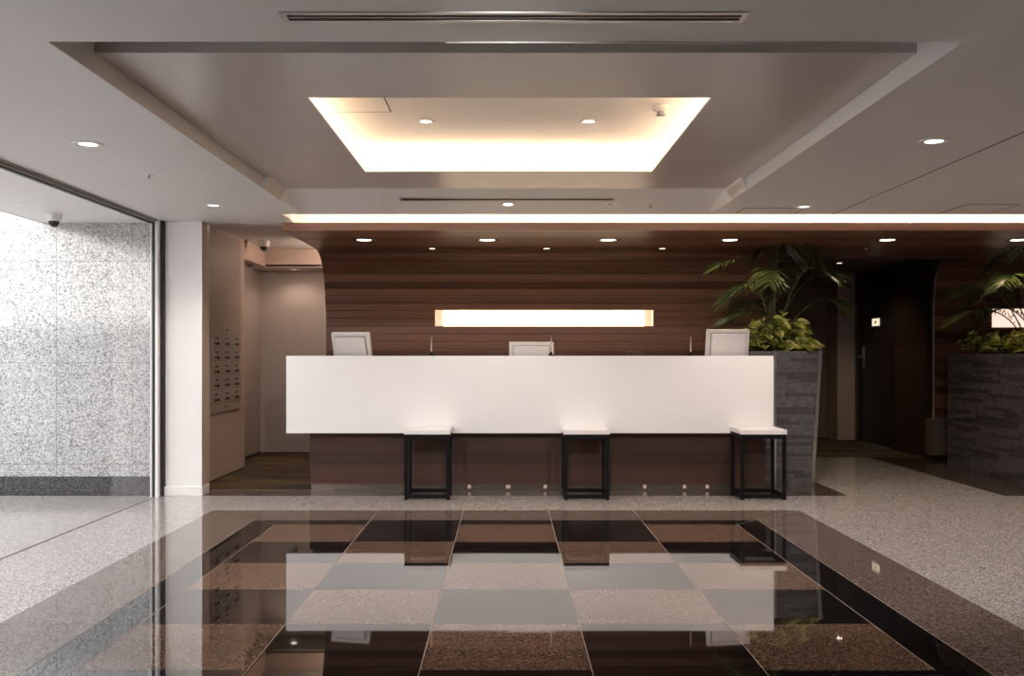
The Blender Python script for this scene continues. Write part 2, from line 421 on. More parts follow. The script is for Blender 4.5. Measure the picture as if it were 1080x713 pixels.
def shell(name, x0, x1, prof, hole=None, xcuts=(), cut=()):
    b = MB(); bm = b.bm; mi = b.mi('wood'); ai = b.mi('slot')
    uv = bm.loops.layers.uv.new('UVMap')
    pr = boards(prof, cut=cut)
    xs = sorted(set([x0, x1]+list(xcuts)+([hole[0], hole[1]] if hole else [])))
    grid = [[bm.verts.new((x, y, z)) for (y, z, s) in pr] for x in xs]
    for i in range(len(xs)-1):
        for k in range(len(pr)-1):
            xm = (xs[i]+xs[i+1])/2; zm = (pr[k][1]+pr[k+1][1])/2; ym = (pr[k][0]+pr[k+1][0])/2
            if hole and hole[0] < xm < hole[1] and hole[2] < zm < hole[3] and ym > prof[0][0]+.6: continue
            vs = (grid[i][k], grid[i+1][k], grid[i+1][k+1], grid[i][k+1])
            f = bm.faces.new(vs); f.material_index = mi
            for lp, (xx, sv) in zip(f.loops, ((xs[i], pr[k][2]), (xs[i+1], pr[k][2]), (xs[i+1], pr[k+1][2]), (xs[i], pr[k+1][2]))):
                lp[uv].uv = (xx, sv)
    # closed ends + back: a body 4 cm thick
    return b, pr
YF, YW = 7.80, 9.69
XL, XWR = -1.734, 2.51
NX0, NX1, NZ0, NZ1 = -.682, 1.423, 1.374, 1.53
profL = profile(YF, YW)
b, pr = shell('wall_back', XL, XWR, profL, hole=(NX0, NX1, NZ0, NZ1), xcuts=(.372,), cut=(NZ0, NZ1))
# side faces (solid ends) and back/top of the shell
for x in (XL, XWR):
    back = [(x, y+.05 if z < ZW-.3 else y, z+.0) for (y, z, s) in pr]
    for k in range(len(pr)-1):
        a, c = pr[k], pr[k+1]
        def off(p):
            t = min(1, max(0, (ZW-p[1])/.5)); return (x, p[0]+.045*t, p[1]+.045*(1-t))
        b.poly(((x, a[0], a[1]), (x, c[0], c[1]), off(c), off(a)), 'alu')
b.box(XL, XR, YF+.001, YF+.02, ZW+.055, ZW+.062, 'wood')
b.box(XL, XWR, YF+.01, YW-.5, ZW+.05, ZW+.055, 'darkwall')
b.box(XL, XWR, YW+.20, YW+.21, 0, 2.29, 'darkwall')
b.box(XL, XL+.01, YW+.046, YW+.2, 0, 2.0, 'grey'); b.box(XWR-.01, XWR, YW+.046, YW+.2, 0, 2.14, 'farwall')
# vertical joint line
b.box(.370, .374, YW-.0015, YW+.001, 0, 1.372, 'slot'); b.box(.370, .374, YW-.0015, YW+.001, 1.532, 1.60, 'slot')
b.box(XL, 6.5, 7.985, 8.0, ZW+.055, 2.29, 'well'); b.box(XL, 6.5, YE-.18, 7.985, 2.284, 2.29, 'well'); b.box(XL, 6.5, YF+.025, 7.985, ZW+.0552, ZW+.0555, 'well')
wall_back = struct(b.build('wall_back', fix=False))
# middle: flat canopy above the walkway, header edge
b = MB(); bm = b.bm
YH = 9.91
b2, pr2 = shell('x', XWR, 4.56, [(YF, ZW+.06), (YF, ZW), (YH, ZW)])
b2.box(XWR, 4.56, YF+.01, YH, ZW+.05, ZW+.055, 'darkwall')
b2.box(XWR, 4.56, YH, YH+.06, 2.04, 2.29, 'darkwall')
b2.box(XWR, 4.56, YH-.012, YH, 2.036, 2.046, 'steel')
wc = b2.build('canopy', wall_back, fix=False)
# right: canopy bends down to the second timber wall
YW2 = 10.69; XW2 = 4.56
b3, pr3 = shell('x', XW2, XR, profile(YF, YW2, d=.24, e1=.07, e2=.02, h=.42), hole=(5.17, 6.2, 1.39, 1.59), cut=(1.39, 1.59))
for k in range(len(pr3)-1):
    a, c = pr3[k], pr3[k+1]
    if a[0] < YH-.1: continue
    def off(p):
        t = min(1, max(0, (ZW-p[1])/.5)); return (XW2, p[0]+.045*t, p[1]+.045*(1-t))
    b3.poly(((XW2, a[0], a[1]), (XW2, c[0], c[1]), off(c), off(a)), 'alu')
b3.box(XW2, XR, YF+.01, YW2-.5, ZW+.05, ZW+.055, 'darkwall')
b3.box(XW2, XR, YW2+.2, YW2+.21, 0, 2.29, 'darkwall')
b3.tube([(XW2-.006, YW2-.004, .42), (XW2-.006, YW2-.004, 1.40)] + [(XW2-.006, p[0]-.004, p[1]) for p in reversed(pr3) if 1.41 < p[1] < ZW-.06], .008, 'metalpaint')
wall_r2 = struct(b3.build('wall_back_right', fix=False))

def niche(x0, x1, z0, z1, yw, label, dm='niche'):
    d = .13
    t = thing('wall_niche_light', label, 'wall light', ((x0+x1)/2, yw, z0))
    ox, oz = -(x0+x1)/2, -z0; w = (x1-x0)/2; h = z1-z0
    b = MB()
    b.box(-w-.006, w+.006, .002, d+.02, -.008, 0, 'well'); b.box(-w-.006, w+.006, .002, d+.02, h, h+.008, 'well')
    b.box(-w-.008, -w, .002, d+.02, 0, h, 'well'); b.box(w, w+.008, .002, d+.02, 0, h, 'well'); b.box(-w, w, d+.01, d+.02, 0, h, 'well')
    b.build('housing', t)
    b = MB(); b.box(-w+.075, w-.075, d, d+.009, .001, h-.001, dm); b.build('diffuser', t)
niche(NX0, NX1, NZ0, NZ1, YW, 'long glowing horizontal niche in the timber wall above the white counter')
niche(5.17, 6.2, 1.39, 1.59, YW2, 'glowing niche in the timber wall behind the right planter palm', 'niche2')

# ------------------------------------------------------------------ left side: glass, pier, recess with mailboxes
b = MB(); b.box(XG-.01, XG+.01, 7.80, 7.815, 0, ZS, 'alu')
w1 = MB(); w1.box(XG-.022, XG-.009, 7.737, 7.80, 0, ZS, 'white'); w1.box(XG-.009, XG+.014, 7.75, 7.81, 0, ZS, 'gasket'); w1.box(XG+.014, XG+.036, 7.745, 7.83, 0, ZS, 'white'); w1.box(XG+.036, XG+.062, 7.80, 7.835, 0, ZS, 'gasket')
w1.box(XG-.025, XG+.005, 0, 7.735, ZS-.03, ZS, 'gasket'); w1.box(XG+.005, XG+.02, 0, 7.735, ZS-.022, ZS, 'metalpaint'); w1.box(XG+.03, XG+.04, 0, 7.735, ZS-.012, ZS, 'steel')
w1.box(XG-.007, XG+.007, 0, 7.735, 0, .004, 'plasticgrey')
win = struct(w1.build('window_1'))
g = MB(); g.box(XG-.005, XG+.005, 0, 7.735, .004, ZS-.02, 'glass'); g.build('pane', win)
b.bm.free()
p = MB(); p.box(-2.655, -2.374, 7.83, 8.04, .0, ZS, 'white')
p.box(-2.374, -2.370, 7.83, 7.84, .07, ZS, 'alu'); p.box(-2.376, -2.3735, 7.845, 8.04, .07, ZS, 'pink')  # pink sheet puts the warm light into the pier side's colour
pier = struct(p.build('wall_pier'))
p = MB(); p.box(-2.672, -2.362, 7.815, 8.0, 0, .072, 'white', bev=.003); struct(p.build('baseboard_pier'))
XM = -2.54
p = MB(); p.box(XM-.12, XM, 8.04, 9.70, 0, ZC, 'pink')
p.box(XM-.12, XM+.001, 9.70, 9.76, 0, ZC, 'pink')
p.box(XM-.001, XM+.002, 8.42, 9.60, 1.37, 2.2, 'taupe')
p.box(XM-.12, XM, 9.76, 10.6, 2.03, ZC, 'pink')                       # over the side opening
p.box(-3.0, -1.60, 10.6, 10.72, 2.03, 2.4, 'pink')
struct(p.build('wall_left'))
p = MB(); p.box(-2.84, -2.72, 9.76, 11.2, 0, 2.4, 'grey'); p.box(-2.84, XM-.12, 9.74, 9.76, 0, 2.1, 'grey')
p.box(-2.84, -1.3, 11.13, 11.2, 0, 2.3, 'grey'); p.box(-1.50, -1.3, 9.9, 11.13, 0, 2.4, 'grey')
struct(p.build('wall_recess'))
p = MB(); p.box(XM, XM+.004, 8.04, 9.76, 0, .012, 'slot'); p.box(-2.72, -2.716, 9.78, 11.13, 0, .03, 'slot'); p.box(-2.72, -1.5, 11.126, 11.13, 0, .02, 'slot'); struct(p.build('baseboard_recess'))

# mailboxes
MY0, MY1, MZ0, MZ1 = 8.57, 9.55, .585, 1.365
mb = thing('mailbox_unit', 'beige metal mailbox unit with five rows of small doors on the recess wall', 'mailbox', (XM+.004, MY0, MZ0))
W = MY1-MY0; Hh = MZ1-MZ0
M['mail'] = plain('beige_metal', (.40, .34, .30), .4, .2, noise=.02)
b = MB(); b.box(0, .012, 0, W, 0, Hh, 'mail'); b.build('body', mb)
b = MB(); b.box(.012, .016, .01, W-.01, Hh-.075, Hh-.006, 'mail'); b.box(.016, .018, W*.48, W*.56, Hh-.05, Hh-.04, 'black'); b.build('top_panel', mb)
b = MB(); b.box(.012, .016, .01, W-.01, .006, .085, 'mail'); b.lathe([(0, 0), (.008, 0), (.008, .004), (0, .004)], 'black', mat=Matrix.Translation((.016, W*.5, .045)) @ Matrix.Rotation(PI/2, 4, 'Y')); b.build('bottom_panel', mb)
rows = 5; rh = (Hh-.075-.092)/rows
for r in range(rows):
    for c in range(3):
        y0 = .012+c*(W-.02)/3; y1 = y0+(W-.02)/3-.006; zz = .09+r*rh
        b = MB(); b.box(.012, .020, y0, y1, zz+.004, zz+rh-.004, 'mail', bev=.0015); d = b.build('door', mb)
        b = MB(); b.box(.020, .021, y0+.09, y0+.22, zz+rh*.56, zz+rh*.72, 'plasticgrey'); b.box(.021, .0215, y0+.11, y0+.2, zz+rh*.60, zz+rh*.68, 'black'); b.build('name_plate', d)
        b = MB(); b.lathe([(0, .008), (.011, .008), (.013, 0)], 'black', n=14, mat=Matrix.Translation((.020, y0+.2, zz+rh*.25)) @ Matrix.Rotation(PI/2, 4, 'Y'))
        b.box(.020, .026, y0+.10, y0+.17, zz+rh*.20, zz+rh*.30, 'black'); b.build('lock', d)

# ------------------------------------------------------------------ exterior seen through the glass, then unseen light blockers
b = MB(); b.box(-9, XG-.0, 7.92, 8.1, .14, 4.2, 'g_wall'); b.box(-2.73, -2.66, 7.84, 8.1, 0, ZS, 'gasket')
wx = struct(b.build('wall_exterior'))
b = MB(); b.box(-9, XG-.04, 7.90, 8.0, 0, .14, 'g_skirt'); struct(b.build('baseboard_exterior'))
b = MB(); b.box(-3.65, XG-.03, -6, 7.92, ZS, ZS+.5, 'white'); b.box(-3.66, -3.65, -6, 7.92, ZS-.004, ZS+.5, 'alu'); struct(b.build('ceiling_exterior'))

b = MB(); b.box(-6.1, -6.0, -6, 7.9, 0, 2.7, 'white'); struct(b.build('wall_sky_screen'))  # unseen wall added to screen off low sky light from the left
b = MB(); b.box(-6, -2.9, -6.2, -6.0, 0, 1.72, 'white'); struct(b.build('wall_sun_blocker'))  # unseen low wall added to keep sun off the lower granite wall
b = MB(); b.box(-3.36, -2.88, .7, 1.1, 0, ZS, 'white'); struct(b.build('column_sun_blocker'))  # unseen column added to keep the sun off the pier
# ------------------------------------------------------------------ room shell out of view
b = MB(); b.box(XG-.08, XG, -6, 0, 0, 2.5, 'white'); struct(b.build('wall_left_front'))
b = MB(); b.box(XR, XR+.1, -6, 14.2, 0, 2.5, 'darkwall'); struct(b.build('wall_right'))
b = MB(); b.box(XG, XR, -6.1, -6, 0, 2.5, 'white'); struct(b.build('wall_front'))

# corridor on the right
b = MB(); b.box(4.50, 4.56, 10.75, 11.62, 0, 2.15, 'darkwood'); b.box(4.50, 4.62, 12.86, 14.2, 0, 2.15, 'darkwall'); b.box(4.50, 4.60, 11.62, 12.86, 2.1, 2.15, 'darkwood'); struct(b.build('wall_corridor'))
b = MB(); b.box(2.3, 4.5, 13.4, 13.5, 0, 2.15, 'farwall'); b.box(2.3, 2.51, 9.9, 13.4, 0, 2.15, 'farwall'); b.box(4.28, 4.5, 12.95, 13.4, 0, 2.15, 'pink'); struct(b.build('wall_corridor_end'))
b = MB(); b.box(4.482, 4.50, 10.76, 11.62, 0, .06, 'darkwood'); struct(b.build('baseboard_corridor'))
b = MB(); b.box(4.49, 4.52, 11.62, 11.70, 0, 2.1, 'doorblack'); b.box(4.49, 4.52, 12.78, 12.86, 0, 2.1, 'doorblack'); b.box(4.49, 4.52, 11.70, 12.78, 2.04, 2.1, 'doorblack'); b.box(4.515, 4.55, 11.70, 12.78, .005, 2.04, 'doorblack')
d1 = struct(b.build('door_1'))
b = MB(); b.box(4.500, 4.515, 12.63, 12.69, .93, 1.20, 'brass'); b.tube([(4.505, 12.66, 1.07), (4.45, 12.66, 1.07), (4.445, 12.52, 1.07)], .012, 'brass'); b.build('door_handle', d1)
b = MB(); b.box(4.508, 4.515, 12.13, 12.36, 1.45, 1.54, 'sign'); b.box(4.506, 4.508, 12.22, 12.27, 1.48, 1.51, 'rackred'); b.build('lit_notice', d1)
b = MB(); b.lathe([(0, .004), (.012, .004), (.014, 0)], 'brass', n=12, mat=Matrix.Translation((4.515, 12.24, 1.36)) @ Matrix.Rotation(-PI/2, 4, 'Y')); b.build('peephole', d1)
b = MB(); b.box(4.46, 5.6, 10.50, 10.68, .045, .425, 'darkwall', bev=.004); b.box(4.47, 5.6, 10.52, 10.68, 0, .045, 'steel')
tag(b.build('stone_plinth'), 'low brown plinth block at the foot of the right timber wall behind the planter', 'plinth')
t = thing('wall_sconce', 'small copper wall lamp seen through the palm fronds in the corridor', 'wall light', (3.62, 13.4, 1.78))
b = MB(); b.lathe([(0, 0), (.045, 0), (.045, .24), (0, .24)], 'rackred', c=(0, -.07, 0), n=18); b.build('lamp_shade', t)
b = MB(); b.box(-.03, .03, -.03, -.0, .08, .16, 'brass'); b.build('bracket', t)

# ------------------------------------------------------------------ counter
CX0, CX1, CY = -1.741, 2.124, 7.96
ct = thing('reception_counter', 'long white reception counter with a timber base in front of the timber wall', 'reception counter', (CX0, CY, 0))
Wc = CX1-CX0
b = MB(); b.box(0, Wc, 0, .03, .476, 1.09, 'solid', bev=.002); b.build('front_panel', ct)
for x in (0, Wc-.03):
    b = MB(); b.box(x, x+.03, .03, .30, .476, 1.09, 'solid', bev=.002); b.build('end_panel', ct)
b = MB(); b.box(.03, Wc-.03, .03, .30, 1.055, 1.0895, 'solid', bev=.002); b.build('worktop', ct)
BX0 = .154
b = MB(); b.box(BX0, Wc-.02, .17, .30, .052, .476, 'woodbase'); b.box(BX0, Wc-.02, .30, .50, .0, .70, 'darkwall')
for z in (.157, .262, .367): b.box(BX0, Wc-.02, .1685, .171, z-.002, z+.002, 'slot')
b.build('base', ct)
b = MB(); b.box(BX0+.01, Wc-.02, .175, .29, 0, .052, 'kickplate'); kp = b.build('kick_plate', ct)
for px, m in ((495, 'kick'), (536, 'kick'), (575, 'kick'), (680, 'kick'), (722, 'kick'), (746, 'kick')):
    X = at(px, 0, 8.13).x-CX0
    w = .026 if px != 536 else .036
    b = MB(); b.box(X-w/2, X+w/2, .171, .176, .016, .045, m, bev=.002); o = b.build('kick_reflection', kp)  # glowing stud stands in for a ceiling light reflected in the plate
b = MB(); b.box(.03, Wc-.03, .20, .51, .70, .74, 'grey', bev=.002); b.build('staff_desk', ct)

# ------------------------------------------------------------------ stools
def stool(loc, label):
    t = thing('stool', label, 'stool', loc, 0, 'stools along the counter')
    w, d, h = .35, .37, .532; r = .026
    b = MB(); b.box(0, w, 0, d, h-.036, h, 'solid', bev=.003); b.build('seat', t)
    for x in (.004, w-.004-r):
        for y in (.004, d-.004-r):
            b = MB(); b.box(x, x+r, y, y+r, .0, h-.07, 'black', bev=.002); b.build('leg', t)
    b = MB(); z = h-.07
    b.box(.004, w-.004, .004, .004+r, z, z+.034, 'black'); b.box(.004, w-.004, d-.004-r, d-.004, z, z+.034, 'black')
    b.box(.004, .004+r, .004+r, d-.004-r, z, z+.034, 'black'); b.box(w-.004-r, w-.004, .004+r, d-.004-r, z, z+.034, 'black'); b.build('seat_frame', t)
    r2 = .022
    for (x0, x1, y0, y1) in ((.03, w-.03, .006, .006+r2), (.03, w-.03, d-.006-r2, d-.006), (.006, .006+r2, .03, d-.03), (w-.006-r2, w-.006, .03, d-.03)):
        b = MB(); b.box(x0, x1, y0, y1, .012, .04, 'black'); b.build('stretcher', t)
    return t
s1 = stool((-.772, 7.585, 0), 'white-topped stool with a black metal frame, leftmost of the three at the counter')
dup(s1, (.437, 7.585, 0), 'white-topped stool with a black metal frame at the middle of the counter')
dup(s1, (1.775, 7.585, 0), 'white-topped stool with a black metal frame beside the slate planter')

# ------------------------------------------------------------------ monitors and counter-top things
def monitor(loc, rz, label, top, tilt, w=.37, h=.30):
    t = thing('computer_monitor', label, 'monitor', loc, rz, 'monitors behind the counter')
    base = .74
    mid = Matrix.Translation((0, 0, top-base-h/2*math.cos(tilt))) @ Matrix.Rotation(tilt, 4, 'X')
    b = MB(); b.box(-w/2, w/2, -.012, .022, -h/2, h/2, 'plastic', mat=mid, bev=.006); b.build('casing', t)
    b = MB(); b.box(-w/2+.035, w/2-.035, -.034, -.012, -h/2+.02, h/2-.032, 'plastic', mat=mid, bev=.009); b.box(-w/2+.028, w/2-.028, -.0135, -.011, -h/2+.014, h/2-.026, 'plasticgrey', mat=mid); b.build('back_cover', t)
    b = MB(); b.box(-w/2+.018, w/2-.018, .022, .0235, -h/2+.022, h/2-.018, 'screen', mat=mid); b.build('screen', t)
    zc = top-base-h/2
    b = MB(); b.box(-.035, .035, -.05, -.03, .012, .24, 'plastic', bev=.004); b.build('stand_neck', t)
    b = MB(); b.box(-.11, .11, -.09, .075, 0, .012, 'plastic', bev=.004); b.build('stand_base', t)
    return t
YM = 8.35
def mx(px): return (px-VX)*YM/F
monitor((mx(371.5), YM, .74), math.radians(-14), 'white monitor seen from behind, tilted and turned, at the left end of the counter', 1.282, math.radians(17), w=.335)
monitor((mx(560.5), YM, .74), 0, 'white monitor seen from behind, lowest, behind the middle of the counter', 1.205, math.radians(6))
monitor((mx(767), YM, .74), math.radians(9), 'white monitor seen from behind beside the yellow-green plant', 1.308, math.radians(10))
def pen(px, label, lean=0):
    X = at(px, 0, 8.06).x
    t = thing('pen_stand', label, 'pen', (X, 8.06, 1.09), 0, 'pens on the counter')
    b = MB(); b.lathe([(0, 0), (.026, 0), (.026, .006), (.012, .014), (.010, .03), (0, .03)], 'black', n=20); b.build('base', t)
    b = MB(); b.tube([(0, 0, .02), (lean*.5, 0, .09), (lean, 0, .155)], [.006, .0065, .005], 'alu'); b.build('pen', t)
pen(455, 'upright silver pen in a stand on the counter between the left and middle monitors')
pen(581, 'upright silver pen in a dark stand in front of the middle monitor', .002)
pen(728.5, 'upright silver pen in a stand on the counter beside the right monitor')
def glasses(px, label):
    X = at(px, 0, 8.08).x
    t = thing('reading_glasses', label, 'glasses', (X, 8.08, 1.093), 0, 'glasses on the counter')
    b = MB()
    for s in (-1, 1):
        pts = [(s*.033+.024*math.cos(a*PI/8), 0, .018+.016*math.sin(a*PI/8)) for a in range(17)]
        b.tube(pts, .0016, 'steel', 6)
    b.tube([(-.01, 0, .022), (0, 0, .026), (.01, 0, .022)], .0016, 'steel', 6); b.build('rims', t)
    for s in (-1, 1):
        b = MB(); b.tube([(s*.057, 0, .022), (s*.06, .08, .016), (s*.055, .12, .002)], .0016, 'black', 6); b.build('temple', t)
glasses(523, 'small wire-framed glasses on the counter just left of the middle monitor')
glasses(670, 'small wire-framed glasses on the counter between the middle monitor and right pen')

# ------------------------------------------------------------------ planters
def clad_face(b, length, height, fn, taper=None, rh=.030):
    """rows of thin slate strips; fn(u, d, z) maps along/depth/height to a point"""
    z = 0; nrow = int(round(height/rh)); rh = height/nrow
    for r in range(nrow):
        u = 0; z0 = r*rh+.0012; z1 = (r+1)*rh-.0012
        lim = length(z0) if callable(length) else length
        while u < lim-.001:
            L = random.uniform(.2, .65); u1 = min(lim, u+L)
            if lim-u1 < .06: u1 = lim
            d = random.uniform(.002, .011)
            m = b.mi('slate' if random.random() < .6 else 'slatedark')
            ps = [fn(uu, dd, zz) for zz in (z0, z1) for (uu, dd) in ((u+.001, 0), (u1-.001, 0), (u1-.001, d), (u+.001, d))]
            v = [b.bm.verts.new(p) for p in ps]
            for f in ((0,3,2,1),(4,5,6,7),(0,1,5,4),(1,2,6,5),(2,3,7,6),(3,0,4,7)):
                fc = b.bm.faces.new([v[k] for k in f]); fc.material_index = m
            u = u1
PX0, PXb, PXt, PY0, PY1, PZ = 2.05, 2.605, 2.675, 8.50, 9.60, 1.13
pl = thing('stone_planter', 'tall dark slate-clad planter with metal edges at the right end of the counter', 'planter', (PX0, PY0, 0))
wB, wT, dP = PXb-PX0, PXt-PX0, PY1-PY0
b = MB()
# tapered body
vs = [(0,.012,0),(wB-.01,.012,0),(wB-.01,dP,0),(0,dP,0),(0,.012,PZ-.03),(wT-.012,.012,PZ-.03),(wT-.012,dP,PZ-.03),(0,dP,PZ-.03)]
v = [b.bm.verts.new(p) for p in vs]; mi = b.mi('slatedark')
for f in ((0,3,2,1),(0,1,5,4),(1,2,6,5),(2,3,7,6),(3,0,4,7)):
    fc = b.bm.faces.new([v[k] for k in f]); fc.material_index = mi
b.box(0, wT-.012, .012, .04, PZ-.03, PZ, 'slatedark'); b.box(0, wT-.012, dP-.04, dP, PZ-.03, PZ, 'slatedark'); b.box(0, .03, .04, dP-.04, PZ-.03, PZ, 'slatedark'); b.box(wT-.04, wT-.012, .04, dP-.04, PZ-.03, PZ, 'slatedark')
b.build('body', pl)
b = MB(); clad_face(b, lambda z: wB+(wT-wB)*z/PZ-.02, PZ, lambda u, d, z: Vector((u, .012-d, z))); b.build('cladding', pl)
b = MB(); tx = at(817.3, 0, PY0).x-PX0
b.box(tx-.010, tx+.010, -.006, .012, 0, PZ+.004, 'alu'); b.build('edge_trim', pl)
b = MB()
for (a0, a1, b0, b1) in (((wB-.022, wB+.004), (wT-.022, wT+.004), -.006, .02),):
    vv = [b.bm.verts.new(p) for p in ((a0[0],-.006,0),(a0[1],-.006,0),(a0[1],.02,0),(a0[0],.02,0),(a1[0],-.006,PZ+.004),(a1[1],-.006,PZ+.004),(a1[1],.02,PZ+.004),(a1[0],.02,PZ+.004))] if False else \
         [b.bm.verts.new(p) for p in ((wB-.024,-.006,0),(wB+.004,-.006,0),(wB+.004,.02,0),(wB-.024,.02,0),(wT-.024,-.006,PZ+.004),(wT+.004,-.006,PZ+.004),(wT+.004,.02,PZ+.004),(wT-.024,.02,PZ+.004))]
    mi = b.mi('alu')
    for f in ((0,3,2,1),(4,5,6,7),(0,1,5,4),(1,2,6,5),(2,3,7,6),(3,0,4,7)):
        fc = b.bm.faces.new([vv[k] for k in f]); fc.material_index = mi
b.build('edge_trim', pl)
b = MB(); b.box(.03, wT-.04, .04, dP-.04, PZ-.03, PZ-.02, 'soil'); b.build('soil', pl)

QX, QY0, QY1, QW, QZ = 4.40, 8.05, 10.02, .95, 1.105
ql = thing('stone_planter', 'long dark slate-clad planter at the right edge beside the walkway', 'planter', (QX, QY0, 0))
b = MB(); b.box(.012, QW, .012, QY1-QY0-.0, 0, QZ-.03, 'slatedark')
for a in ((.012, .05, .012, QY1-QY0), (QW-.04, QW, .012, QY1-QY0), (.05, QW-.04, .012, .05), (.05, QW-.04, QY1-QY0-.04, QY1-QY0)): b.box(*a, QZ-.03, QZ, 'slatedark')
b.build('body', ql)
b = MB(); clad_face(b, QY1-QY0, QZ, lambda u, d, z: Vector((.012-d, u, z))); clad_face(b, QW, QZ, lambda u, d, z: Vector((u, .012-d, z))); b.build('cladding', ql)
b = MB(); b.box(.05, QW-.04, .05, QY1-QY0-.04, QZ-.03, QZ-.02, 'soil'); b.build('soil', ql)

# ------------------------------------------------------------------ plants
def frond(parent, P0, P1, P2, seed, n=30, ll=.27, width=.0115, start=.30):
    rnd = random.Random(seed)
    P0, P1, P2 = map(Vector, (P0, P1, P2))
    b = MB()
    def ev(t): return P0*(1-t)**2+P1*2*t*(1-t)+P2*t*t
    pts = [ev(k/14) for k in range(15)]
    b.tube(pts, [.0075*(1-k/14*.8) for k in range(15)], 'stem', 6)
    mi = b.mi('palm')
    for k in range(n):
        t = start+(1-start)*(k/(n-1))**.92
        p = ev(t); tg = (ev(min(1, t+.02))-ev(max(0, t-.02))).normalized()
        side = tg.cross(Vector((0,0,1)));
        if side.length < .1: side = Vector((1,0,0))
        side.normalize(); up = side.cross(tg)
        prof = math.sin(PI*min(1, .18+.82*(t-start)/(1-start)))**.6
        for s in (-1, 1):
            L = ll*(.35+.75*prof)*rnd.uniform(.85, 1.1)
            d = (tg*rnd.uniform(.55, .85)+side*s*rnd.uniform(.65, .95)+up*rnd.uniform(.1, .35)).normalized()
            droop = Vector((0, 0, -1))*rnd.uniform(.25, .6)*L
            w = width*rnd.uniform(.8, 1.15)
            wd = d.cross(up); wd.normalize()
            wd = (wd*.8+up*.5*s).normalized()
            rows_ = []
            for j, (f, ww) in enumerate(((0, .35), (.3, 1), (.65, .8), (1, .05))):
                c = p+d*L*f+droop*f*f
                rows_.append((b.bm.verts.new(c-wd*w*ww/2), b.bm.verts.new(c+wd*w*ww/2)))
            for a, c in zip(rows_, rows_[1:]):
                fc = b.bm.faces.new((a[0], a[1], c[1], c[0])); fc.material_index = mi; fc.smooth = True
    return b.build('frond', parent, fix=False)
def palm(name, label, base, specs, seed):
    t = thing(name, label, 'plant', base)
    B = Vector(base)
    for i, (m, tip, dy1, dy2) in enumerate(specs):
        off = Vector((random.uniform(-.07, .07), random.uniform(-.07, .07), 0))
        p1 = at(m[0], m[1], base[1]+dy1)-B; p2 = at(tip[0], tip[1], base[1]+dy2)-B
        frond(t, off, p1, p2, seed+i)
    b = MB()
    for k in range(7):
        a = k*.9; b.tube([(.06*math.cos(a), .06*math.sin(a), -.01), (.07*math.cos(a), .07*math.sin(a), .18), (.05*math.cos(a)+random.uniform(-.04, .04), .06*math.sin(a), .36)], [.013, .011, .007], 'stem')
    b.build('stem', t)
PB = (2.36, 8.95, PZ-.02)
palm('areca_palm', 'feathery dark green palm growing in the slate planter by the counter', PB, [
    ((800, 245), (752, 285), -.1, -.3), ((812, 262), (762, 322), -.15, -.3), ((815, 300), (752, 350), -.1, -.2),
    ((820, 225), (800, 268), .15, .2), ((826, 215), (830, 266), -.1, -.2), ((832, 235), (858, 275), .2, .3),
    ((848, 262), (889, 300), 0, .1), ((858, 290), (890, 328), .1, .2), ((842, 255), (872, 290), -.2, -.4),
    ((806, 285), (776, 335), .2, .4), ((818, 300), (790, 300), .2, .3), ((830, 250), (812, 300), -.3, -.5)], 50)
QB = (4.86, 9.2, QZ-.02)
palm('areca_palm', 'feathery palm in the right planter in front of the glowing niche', QB, [
    ((1050, 270), (1012, 312), -.2, -.35), ((1058, 300), (1003, 342), -.1, -.2), ((1070, 235), (1042, 285), .1, .2),
    ((1085, 225), (1075, 268), -.1, -.2), ((1105, 225), (1110, 270), .1, .2), ((1125, 260), (1160, 310), 0, 0),
    ((1065, 290), (1030, 350), .2, .3), ((1075, 260), (1058, 300), -.3, -.5), ((1120, 290), (1150, 345), -.1, -.2), ((1068, 270), (1020, 325), .3, .5)], 90)
def leaf(b, c, d, n, L, W):
    d = d.normalized(); s = d.cross(n).normalized(); n = s.cross(d)
    mi = b.mi('pothos')
    out = [(0, 0), (-.08, .28), (.08, .46), (.35, .46), (.65, .3), (1, 0)]
    mid = [(.0), (.02), (.15), (.38), (.66), (1)]
    def P(u, w, side): return c+d*(u*L)+s*(side*w*W)+n*(abs(w)*W*.35-u*u*L*.25)
    ml = [b.bm.verts.new(P(u, 0, 0)) for u in mid]
    for side in (-1, 1):
        ol = [ml[0]]+[b.bm.verts.new(P(u, w, side)) for (u, w) in out[1:-1]]+[ml[-1]]
        for k in range(5):
            vs = []
            for v_ in (ml[k], ml[k+1], ol[k+1], ol[k]):
                if v_ not in vs: vs.append(v_)
            if len(vs) > 2:
                f = b.bm.faces.new(vs); f.material_index = mi; f.smooth = True
def pothos(label, base, ext, n, seed, rect=False):
    rnd = random.Random(seed)
    t = thing('pothos_plant', label, 'plant', base, 0, None)
    b = MB(); st = MB()
    for k in range(n):
        a = rnd.uniform(0, 2*PI); r = math.sqrt(rnd.random())
        x, y = ext[0]*r*math.cos(a), ext[1]*r*math.sin(a)
        if rect: x, y, r = ext[0]*rnd.uniform(-1, 1), ext[1]*rnd.uniform(-1, 1), rnd.uniform(0, .8)
        z = ext[2]*(1-r*r*.75)*rnd.uniform(.25, 1.05)
        c = Vector((x, y, z)); d = Vector((x+rnd.uniform(-.15, .15), y-.12+rnd.uniform(-.15, .1), rnd.uniform(-.12, .08)))
        nn = Vector((rnd.uniform(-.4, .4), -.6+rnd.uniform(-.4, .3), rnd.uniform(.5, 1)))
        leaf(b, c, d, nn, rnd.uniform(.065, .11), rnd.uniform(.065, .10))
        if k % 2 == 0: st.tube([(x*.4, y*.4, 0), (x*.8, y*.8, z*.7), c], .003, 'stem', 5)
    b.build('foliage', t, fix=False); st.build('stem', t)
